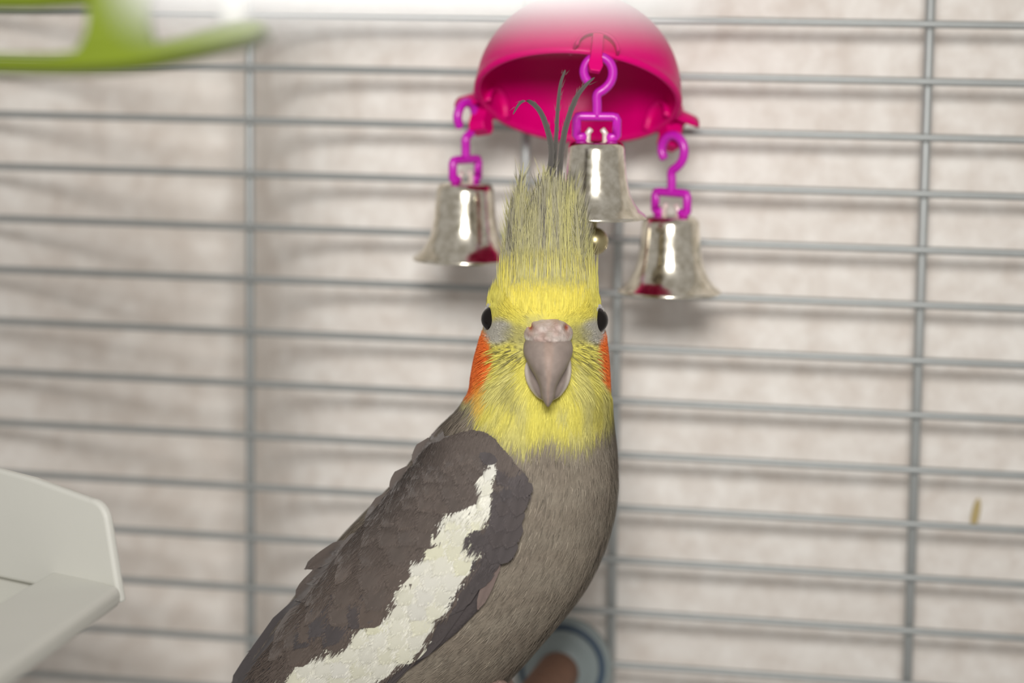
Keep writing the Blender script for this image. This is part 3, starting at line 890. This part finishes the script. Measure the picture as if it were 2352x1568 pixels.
def wing_base():
    yv = np.linspace(1000, 1700, 60); nu_ = 24
    V, F = [], []
    for y in yv:
        ins = 10 + max(0, 1050 - y) * .55; a, b_ = edge_x(LEFT, y) + ins, edge_x(RIGHT, y) - ins
        xs = np.linspace(a, b_, nu_)
        V.append(L(xs, y, wing_surface(xs, y) - 1.0))
    for y in yv:
        ins = 10 + max(0, 1050 - y) * .55; a, b_ = edge_x(LEFT, y) + ins, edge_x(RIGHT, y) - ins
        xs = np.linspace(a, b_, nu_)
        V.append(L(xs, y, wing_surface(xs, y) + 1.5))
    V = np.concatenate(V); ny = len(yv)
    for s in (0, 1):
        for i in range(ny - 1):
            for k in range(nu_ - 1):
                a = s * ny * nu_ + i * nu_ + k
                q = (a, a + 1, a + nu_ + 1, a + nu_); F.append(q if s else q[::-1])
    for i in range(ny - 1):
        for k in (0, nu_ - 1):
            a = i * nu_ + k; F.append((a, a + nu_, a + nu_ + ny * nu_, a + ny * nu_))
    for i in (0, ny - 1):
        for k in range(nu_ - 1):
            a = i * nu_ + k; F.append((a, a + 1, a + 1 + ny * nu_, a + ny * nu_))
    return V, F
V, F = wing_base()
WG, WGD, WBR, WW = np.array(lin(97, 88, 83)), np.array(lin(85, 79, 79)), np.array(lin(100, 89, 82)), np.array(lin(226, 224, 212))
wing = mesh_obj('wing', V, F, m_skin, bird, True, np.tile(WGD, (len(V), 1)), label='folded grey wing with a white bar')

def feather(px, py, ang, length, width, colf, lift=1.0, off=0.0, round_=0.62, fringe=26, name='wing_feather', bend=0.0, nv=9):
    """vane lying on the wing: root (px, py), ang = heading in degrees (0 = right, 90 = down)"""
    a0 = math.radians(ang); nu_ = 5
    tt = np.linspace(0, 1, nv); aa = a0 + bend * tt
    sx_ = np.concatenate([[0], np.cumsum(np.cos(aa[:-1]))]) * length / (nv - 1) + px
    sy_ = np.concatenate([[0], np.cumsum(np.sin(aa[:-1]))]) * length / (nv - 1) + py
    def half(t): return width * .5 * np.minimum(1.0, .10 + 2.4 * t) * np.where(t < round_, 1, np.sqrt(np.maximum(.012, 1 - ((t - round_) / (1 - round_)) ** 2)))
    T_, S_ = np.meshgrid(tt, np.linspace(-1, 1, nu_), indexing='ij')
    A_ = a0 + bend * T_; H_ = half(T_)
    X = sx_[:, None] - np.sin(A_) * S_ * H_; Y_ = sy_[:, None] + np.cos(A_) * S_ * H_
    D = WD(X, Y_, T_ * lift) - off + 0.22 * S_ * S_ * (width / 60)
    V = [L(X, Y_, D).reshape(-1, 3)]
    C = [colf(X.ravel(), Y_.ravel(), T_.ravel(), S_.ravel())]
    U = [np.stack([S_.ravel(), T_.ravel() * length / 60], -1)]
    F = [(i * nu_ + k, i * nu_ + k + 1, i * nu_ + nu_ + k + 1, i * nu_ + nu_ + k) for i in range(nv - 1) for k in range(nu_ - 1)]
    m = fringe
    if m:
        sg = rng.uniform(-1, 1, m); t = 1 - .35 * np.abs(sg) ** 1.5 - rng.uniform(0, .05, m)
        hw_ = half(t); a_ = a0 + bend * t
        x = np.interp(t, tt, sx_) - np.sin(a_) * sg * hw_ * .92; y = np.interp(t, tt, sy_) + np.cos(a_) * sg * hw_ * .92
        ad = a_ + sg * .45 + rng.normal(0, .12, m); ln = rng.uniform(4, 12, m) * min(1.3, width / 45); wq = rng.uniform(.8, 1.7, m)
        fx = np.stack([x - np.sin(ad) * wq, x + np.sin(ad) * wq, x + np.cos(ad) * ln], 1); fy = np.stack([y + np.cos(ad) * wq, y - np.cos(ad) * wq, y + np.sin(ad) * ln], 1)
        V.append(L(fx, fy, WD(fx, fy, (t * lift)[:, None]) - off - .05).reshape(-1, 3))
        C.append(np.repeat(colf(x, y, t, sg), 3, 0)); U.append(np.repeat(np.stack([sg, t], -1), 3, 0))
        b0 = nv * nu_
        F += [(b0 + 3 * i, b0 + 3 * i + 1, b0 + 3 * i + 2) for i in range(m)]
    return mesh_obj(name, np.concatenate(V), F, m_vane, wing, True, np.clip(np.concatenate(C), 0.01, .95), np.concatenate(U))

def plain(c, jit=.06, tip=0.0, edge=0.10):
    j = 1 + random.uniform(-jit, jit); w_ = random.uniform(-.02, .02)
    c = np.array(c) * j * np.array([1 + w_, 1, 1 - w_])
    def f(x, y, t, s):
        k = (1 - 0.10 * (np.abs(s) < .1)) * (1 + edge * np.abs(s) * t) * (1 + tip * t)
        return c[None, :] * k[:, None]
    return f
WHITE_L = np.array([(1107, 1070), (1104, 1120), (1096, 1142), (1050, 1160), (1029, 1168), (992, 1204), (984, 1256), (944, 1286), (918, 1330), (910, 1376), (876, 1397), (832, 1425), (812, 1457), (784, 1480), (748, 1488), (692, 1500), (648, 1568), (560, 1690)], float)
WHITE_R = np.array([(1139, 1070), (1137, 1110), (1137, 1156), (1118, 1210), (1116, 1256), (1101, 1288), (1073, 1324), (1053, 1380), (1017, 1404), (997, 1448), (972, 1489), (932, 1508), (900, 1540), (852, 1568), (760, 1640), (680, 1710)], float)
def white_l(y): return np.interp(y, WHITE_L[:, 1], WHITE_L[:, 0])
def white_r(y): return np.interp(y, WHITE_R[:, 1], WHITE_R[:, 0])
def shoulder_y(x): return float(np.interp(x, [1040, 1060, 1085, 1115, 1138, 1157, 1181, 1214], [1004, 996, 990, 995, 1010, 1040, 1066, 1098]))
def heading(y): return 110 + 16 * smooth(1000, 1230, y)

# long flight feathers at the lower end
for i in range(8):
    t = i / 7
    feather(730 + 190 * t, 1370 + 60 * t, 126 + 4 * t, 430 - 40 * t, 76, plain(WW if 1 <= i < 7 else WGD, .03), .6, -.5 + .05 * i, .78, 10)
for i in range(6):
    feather(716 + 22 * i, 1345 + 14 * i, 125.5, 330, 62, plain(WGD * .95), .6, .15 + .03 * i, .8, 14)
for (x, y, ln, wd_, c) in ((800, 1330, 150, 66, WGD), (770, 1350, 160, 60, WGD * .9), (835, 1350, 150, 70, WGD * .95), (740, 1365, 150, 56, WBR), (880, 1330, 120, 70, WGD)):
    feather(x, y, 124, ln, wd_, plain(c, .04), .9, .7, .6, 36)
# dark flight feathers showing along the leading edge
for (x, y, a, ln, wd_, o_) in ((1130, 1240, 122, 330, 58, .0), (1125, 1210, 118, 310, 62, .25), (1150, 1180, 116, 250, 60, .4), (1165, 1150, 113, 268, 46, .5), (1172, 1130, 109, 235, 54, .65),
                              (1060, 1330, 128, 330, 60, -.2), (1085, 1290, 126, 250, 66, .1), (1010, 1400, 130, 300, 62, -.4), (960, 1455, 132, 260, 60, -.5), (1098, 1270, 121, 240, 70, .2)):
    feather(x, y, a, ln, wd_, plain(WGD, .06, -.05, .16), .7, o_, .72, 18, bend=.10)
feather(1158, 1240, 112, 158, 26, plain(np.array(lin(128, 112, 106)), .02), .6, .2, .6, 30)
# white bar
y = 1590.0
while y > 1075:
    a, b_ = float(white_l(y)), float(white_r(y))
    b_ -= 12 * float(smooth(1240, 1300, y))
    k = max(1, int(round((b_ - a) / 46)))
    for j in range(k):
        x = a + (b_ - a) * (j + .5) / k + random.uniform(-5, 5)
        ln = 100 if y > 1180 else 66
        hd = float(heading(y)) + random.uniform(-5, 5)
        wdt = min(64, (b_ - a) / k * 1.4) if y > 1170 else 30
        ch, sh = math.cos(math.radians(hd)), math.sin(math.radians(hd))
        greyl = (j == 0 and random.random() < .45)
        cw = WW * random.uniform(.95, 1.02) * np.array([1, 1, random.uniform(.86, 1.02)])
        def wf_(x_, y_, t, s, cw=cw, greyl=greyl):
            g = (smooth(.35, 1.0, s) * .5 if greyl else 0 * s)[:, None]
            return (cw * (1 - g) + WG * g)
        feather(x - ch * ln * .72, y - sh * ln * .72, hd, ln, wdt, wf_, .85, .45 + random.uniform(0, .1) + .45 * float(smooth(1200, 1130, y)), .5, 26)
    y -= 34
# grey-brown coverts and scapulars, small at the shoulder and large below
y = 1500.0
alt = 0
while y > 992:
    a = float(edge_x(LEFT, y)) + 12; b_ = float(white_l(y)) - 12 if y > 1075 else float(edge_x(RIGHT, y)) - 26
    big = float(smooth(1060, 1380, y)); alt ^= 1
    k = max(1, int((b_ - a) / (36 + 26 * big)))
    for j in range(k + 1):
        x = min(b_, a + (b_ - a) * (j + .5 * alt) / (k + .5)) + random.uniform(-5, 5)
        yj = y + random.uniform(-7, 7)
        ln = 66 + 62 * big + random.uniform(-6, 10)
        hd = float(heading(y)) + random.uniform(-6, 6)
        wdt = (36 if j == 0 else 54 + 30 * big)
        ch, sh = math.cos(math.radians(hd)), math.sin(math.radians(hd))
        c = WG * (1 - .7 * big) + WBR * .7 * big
        rx = x - ch * ln * .8
        feather(rx, max(yj - sh * ln * .8, 978, shoulder_y(rx) + 8 if rx > 1040 else 0), hd, ln, wdt, plain(c, .05, 0.03, .10), .9, .6 + random.uniform(0, .12), .5, 30)
    y -= 30 + 16 * big
# dark lesser coverts between the bar and the leading edge
y = 1268.0
while y > 1040:
    a = float(white_r(y)) + 16 if y > 1072 else 1110; b_ = float(edge_x(RIGHT, y)) - 16
    k = max(1, int((b_ - a) / 32))
    for j in range(k + 1):
        x = a + (b_ - a) * (j + .2) / (k + .2) + random.uniform(-4, 4)
        hd = 106 + 8 * float(smooth(1080, 1250, y)) + random.uniform(-5, 5)
        ln = 78; ch, sh = math.cos(math.radians(hd)), math.sin(math.radians(hd))
        rx = min(x - ch * ln * .8, 1196); ry = max(y - sh * ln * .8, shoulder_y(rx) + 14)
        ln = max(40, math.hypot(x - rx, y - ry) * 1.25); hd = math.degrees(math.atan2(max(8, y - ry), x - rx))
        feather(rx, ry, hd, ln, 44, plain(WGD * 1.04, .05, .02, .10), .9, .8 + random.uniform(0, .08), .5, 18)
    y -= 36
# dark tip overlapping the bar
feather(1122, 1186, 118, 66, 46, plain(WGD, .02), .9, .75, .5, 30)
# loose feathers standing off the back edge
for (x, y, a, ln, wd_) in ((1032, 1000, 147, 92, 22), (1012, 1008, 145, 66, 20), (812, 1238, 147, 134, 34), (785, 1258, 149, 104, 30), (800, 1268, 143, 130, 34), (760, 1300, 136, 120, 44)):
    feather(x, y, a, ln, wd_, plain(WG * .95), .9, .7, .6, 36)
# silky barbs over the coverts
nw = 26000
py_ = np.where(rng.random(nw) < .12, rng.uniform(998, 1050, nw), rng.uniform(1000, 1560, nw))
a = edge_x(LEFT, py_) + 3; b_ = edge_x(RIGHT, py_) - 3 - 8 * smooth(1090, 1180, py_)
px_ = a + (b_ - a) * rng.random(nw)
wl, wr = white_l(py_), white_r(py_)
nzz = vnoise(np.stack([px_ / 16, py_ / 16, np.zeros(nw)], -1), 31) - .5
isw = (px_ > wl + 6 + 18 * nzz) & (px_ < wr - 8 + 10 * nzz) & (py_ > 1078) & ~(np.hypot((px_ - 1100) / 22, (py_ - 1224) / 26) < 1)
rgt = ((px_ >= wr) & (py_ > 1075)) | (np.hypot((px_ - 1100) / 22, (py_ - 1224) / 26) < 1)
bigp = smooth(1080, 1400, py_)
keep = (rng.random(nw) < np.where(isw, .45 + .4 * smooth(1200, 1150, py_), np.where(rgt, smooth(1330, 1200, py_) * .9, 1 - .45 * bigp)))
px_, py_, isw, rgt, bigp = [q[keep] for q in (px_, py_, isw, rgt, bigp)]
m = len(px_)
e_ = 2.0
gx_ = (front(px_ + e_, py_) - front(px_ - e_, py_)) / (2 * e_ * .1); gy_ = (front(px_, py_ + e_) - front(px_, py_ - e_)) / (2 * e_ * .1)
nr_ = np.stack([gx_, -np.ones(m), -gy_], -1)
hd = np.radians(heading(py_) - np.where(rgt, 6, 0) + rng.normal(0, 7, m) + 14 * (vnoise(np.stack([px_ / 25, py_ / 25, np.ones(m)], -1), 33) - .5))
fl_ = np.stack([np.cos(hd), np.zeros(m), -np.sin(hd)], -1); fl_[:, 1] = gx_ * fl_[:, 0] - gy_ * fl_[:, 2]
off_ = np.where(isw, 1.5 + .5 * smooth(1200, 1150, py_), np.where(rgt, 1.75, 1.65)) + 0.85 * .55
cl_ = np.where(isw[:, None], WW, np.where(rgt[:, None], WGD * 1.03, WG * (1 - .7 * bigp[:, None]) + WBR * .7 * bigp[:, None]))
cl_ = cl_ * (1 + rng.normal(0, .07, (m, 1))) * (.92 + .16 * vnoise(np.stack([px_ / 35, py_ / 35, np.ones(m)], -1), 35)[:, None])
wo = strands('wing_plumage', L(px_, py_, front(px_, py_) - 1.4 - off_ + 1.2), nr_, fl_, np.where(isw, .0026, .0030) * rng.uniform(.7, 1.3, m), .00024, np.clip(cl_, .01, .95), m_down, wing, lift=.07)
# soft fringe where the shoulder meets the neck
ns = 2600
sx_ = rng.uniform(1030, 1212, ns); sy_ = np.interp(sx_, [1030, 1060, 1085, 1115, 1138, 1157, 1181, 1214], [1006, 996, 990, 995, 1010, 1040, 1066, 1098]) + rng.uniform(-7, 26, ns)
gx_ = (front(sx_ + 2, sy_) - front(sx_ - 2, sy_)) / .4; gy_ = (front(sx_, sy_ + 2) - front(sx_, sy_ - 2)) / .4
hd = np.radians(np.where(sx_ > 1130, 96, 112) + rng.normal(0, 12, ns))
fl_ = np.stack([np.cos(hd), np.zeros(ns), -np.sin(hd)], -1); fl_[:, 1] = gx_ * fl_[:, 0] - gy_ * fl_[:, 2]
mx_ = smooth(1110, 1160, sx_)[:, None]
cl_ = (WG * (1 - mx_) + WGD * 1.03 * mx_) * (1 + rng.normal(0, .08, (ns, 1)))
strands('shoulder_plumage', L(sx_, sy_, front(sx_, sy_) - 1.6), np.stack([gx_, -np.ones(ns), -gy_], -1), fl_, .0030 * rng.uniform(.6, 1.3, ns), .00026, np.clip(cl_, .01, .95), m_down, wing, lift=.18)
# --- tail and the far wing tip, running down behind the perch
for i in range(6):
    pl = [Lv(620 - 20 * i + (-380 - 10 * i) * t, 1600 + 20 * i + 560 * t, 14 + 3 * i + 12 * t) for t in np.linspace(0, 1, 9)]
    ribbon('tail_feather', pl, .013, lambda t: WGD, m_vane, bird, side=Vector((.8, .3, .5)), cup=.08)
# --- legs and toes on the perch
for dpt in (8, 25):
    fx = 1186
    an = Lv(fx, 1664, dpt)
    V, F = tube(catmull([Lv(fx - 70, 1590, dpt), Lv(fx - 25, 1632, dpt), an], 4), .0032, 10, [.0046, .0044, .0042, .0038, .0034, .003, .0026, .0024, .0022])
    leg = mesh_obj('leg', V, F, m_leg, bird)
    for (sg, od) in ((1, -5), (1, 4), (-1, -4), (-1, 5)):
        tp = catmull([an, Lv(fx + sg * 26, 1664, dpt + od * .6), Lv(fx + sg * 56, 1690, dpt + od), Lv(fx + sg * 66, 1724, dpt + od)], 4)
        V, F = tube(tp, .0016, 8, [.0019 - .0008 * i / 12 for i in range(13)])
        toe = mesh_obj('toe', V, F, m_leg, leg)
        V, F = tube(catmull([tp[-1], tp[-1] + Vector((sg * .0002, 0, -.0018)), tp[-1] + Vector((-sg * .0010, 0, -.0036))], 4), .0009, 8, [.001 - .0008 * i / 8 for i in range(9)])
        mesh_obj('claw', V, F, m_claw, leg)

# ------------------------------------------------------------------ perch with its mounting flange
m_wood = mat('perch_wood', lin(112, 78, 58), 0.75, 0, 0.25, 180, 0.4, 500)
m_flange = mat('grey_blue_plastic', lin(128, 138, 138), 0.45, 0, 0.06, 120)
m_dkblue = mat('slate_blue_plastic', lin(62, 78, 96), 0.45, 0, 0.06, 120)
fl_c = at(1292, 1530, 0.692)
toe_w = BO + BM @ Vector(((1186 - 1258) * PXS, 0.016, 0))
pd = Vector((toe_w.x - fl_c.x, toe_w.y - fl_c.y, 0)).normalized()
perch = empty('perch', fl_c, None, 'brown wooden perch with a grey-blue round mounting plate, under the bird', 'perch')
V, F = tube([pd * t for t in np.linspace(-0.004, 0.15, 8)], 0.0056, 20)
mesh_obj('dowel', V, F, m_wood, perch)
FR = pd.to_track_quat('Z', 'Y').to_matrix()
def fl_piece(name, prof, m, lab=None):
    V, F = lathe(prof, 48)
    mesh_obj(name, [tuple(FR @ Vector(v)) for v in V], F, m, perch, label=lab)
fl_piece('mounting_plate', [(0.0002, -.003), (.0129, -.003), (.0129, -.0005), (.0124, .0006), (.0116, .0006), (.0116, .0002), (.0100, .0002), (.0100, .0022), (.0094, .0028), (.0086, .0030), (.0080, .0040), (.0058, .0064), (.0002, .0064)], m_flange)
fl_piece('plate_groove', [(.0117, .0000), (.0117, .0005), (.0099, .0008), (.0099, .0000)], m_dkblue, 'dark slate-blue ring')

# ------------------------------------------------------------------ white plastic tray
m_white = mat('white_plastic', (0.66, 0.655, 0.60), 0.45, 0, 0.03, 60, 0.05, 300)
def ray_z(px, py, z):
    d = at(px, py, 1.0) - CAM
    return CAM + d * ((z - CAM.z) / d.z)
TA = at(278, 1346, 0.572); tz = TA.z
TB, TC_, T1, T2 = ray_z(0, 1545, tz), ray_z(0, 1288, tz), ray_z(128, 1303, tz), ray_z(0, 1378, tz)
along = (TB - TA); back = (TC_ - TA).normalized(); blen = 0.075
T2b = T1 + (T2 - T1) * 2.6; TBb = TA + along * 1.35
tray = empty('feeder_tray', TA + back * .03 - Vector((0, 0, .016)), None, 'white plastic feeder tray with a rounded upright end panel', 'feeder')
tb = Vector(tray.location)
def tray_piece(name, vf, bev=0.0012):
    V, F = vf
    o = mesh_obj(name, [tuple(Vector(v) - tb) for v in V], F, m_white, tray, False)
    return bevelled(o, bev, 4)
dn = Vector((0, 0, -1))
tray_piece('rim', prism([TA, TBb, T2b, T1], dn * 0.0046), 0.0016)
outn = Vector((-back.y, back.x, 0));
if outn.dot(along) > 0: outn = -outn
prf = [(0.0004, -0.004), (blen, -0.004), (blen, 0.0235), (0.028, 0.0205)]
cx_, cz_, cr = 0.0092, 0.0138, 0.0040
cr = 0.0052
prf += [(0.0094 - cr * math.sin(a), 0.0130 + cr * math.cos(a)) for a in np.linspace(-0.1, math.pi / 2 - .2, 10)]
tray_piece('end_panel', prism([TA + back * u + Vector((0, 0, v)) for u, v in prf], outn * 0.0024), 0.0009)
inner = [T1, T2b, T2b + back * .05, T1 + back * .05]
tray_piece('bowl_floor', prism([p + dn * .0115 for p in inner], dn * .0015), .0005)
for i, (p, q) in enumerate(((T1, T2b), (T1, T1 + back * .05))):
    s_ = (inner[2] - p); s_ = Vector((0, 0, 1)).cross(q - p).normalized()
    if s_.dot(inner[2] - inner[0]) < 0: s_ = -s_
    tray_piece('bowl_wall', prism([p + dn * .004, q + dn * .004, q + dn * .0125, p + dn * .0125], s_ * .0014), .0004)

# ------------------------------------------------------------------ green plastic toy close to the lens
m_green = mat('lime_plastic', lin(100, 116, 0), 0.6, 0, 0.08, 80, 0.03, 300, 0.2)
gd = 0.44
gr = empty('green_plastic_toy', at(250, 165, gd), None, 'lime green plastic frame with a white peg, hanging close to the front', 'bird toy')
gB = Vector(gr.location)
def gpiece(name, poly, depth, m, z0=0.0, lab=None):
    pp = [at(x, y, gd) + FW * z0 - gB for x, y in poly]
    V, F = prism(pp, FW * depth)
    o = mesh_obj(name, V, F, m, gr, False, label=lab)
    return bevelled(o, 0.0008, 3)
def smooth_poly(poly, n=4):
    v = catmull([Vector((x, y, 0)) for x, y in poly], n)
    return [(p.x, p.y) for p in v]
gpiece('base_bar', smooth_poly([(-300, 152), (0, 158), (160, 158), (300, 148), (420, 125), (520, 104), (590, 86), (608, 68), (590, 56), (540, 58), (470, 74), (400, 92), (330, 104), (200, 112), (120, 124), (0, 124), (-300, 116)]), 0.012, m_green)
gpiece('pillar', smooth_poly([(195, -160), (325, -160), (330, 20), (338, 70), (352, 98), (380, 112), (260, 126), (130, 126), (165, 112), (186, 78), (195, 30), (192, -60)]), 0.007, m_green, .0025)
gpiece('upper_bar', [(-300, -150), (200, -150), (200, 0), (60, 10), (-300, 14)], 0.008, m_green, .002)
V, F = tube([at(530, 62, gd) + FW * .006 - gB, at(526, 20, gd) + FW * .006 - gB, at(522, -170, gd) + FW * .006 - gB], 0.0026, 16)
mesh_obj('peg', V, F, m_white, gr, label='white plastic peg')

# ------------------------------------------------------------------ white bar of the cage front, right before the lens
m_lac = mat('white_lacquer', (0.60, 0.60, 0.595), 0.35, 0, 0.03, 60)
c0, c1 = at(330, -32, 0.250), at(1560, -42, 0.250)
bar = empty('front_bar', (c0 + c1) / 2, None, 'thick white lacquered bar close to the lens above the pink dome', 'cage bar')
mid = (c0 + c1) / 2
V, F = tube([c0 - mid, (c0 - mid) * .5, (c1 - mid) * .5, c1 - mid], 0.0037, 20)
mesh_obj('bar', V, F, m_lac, bar)
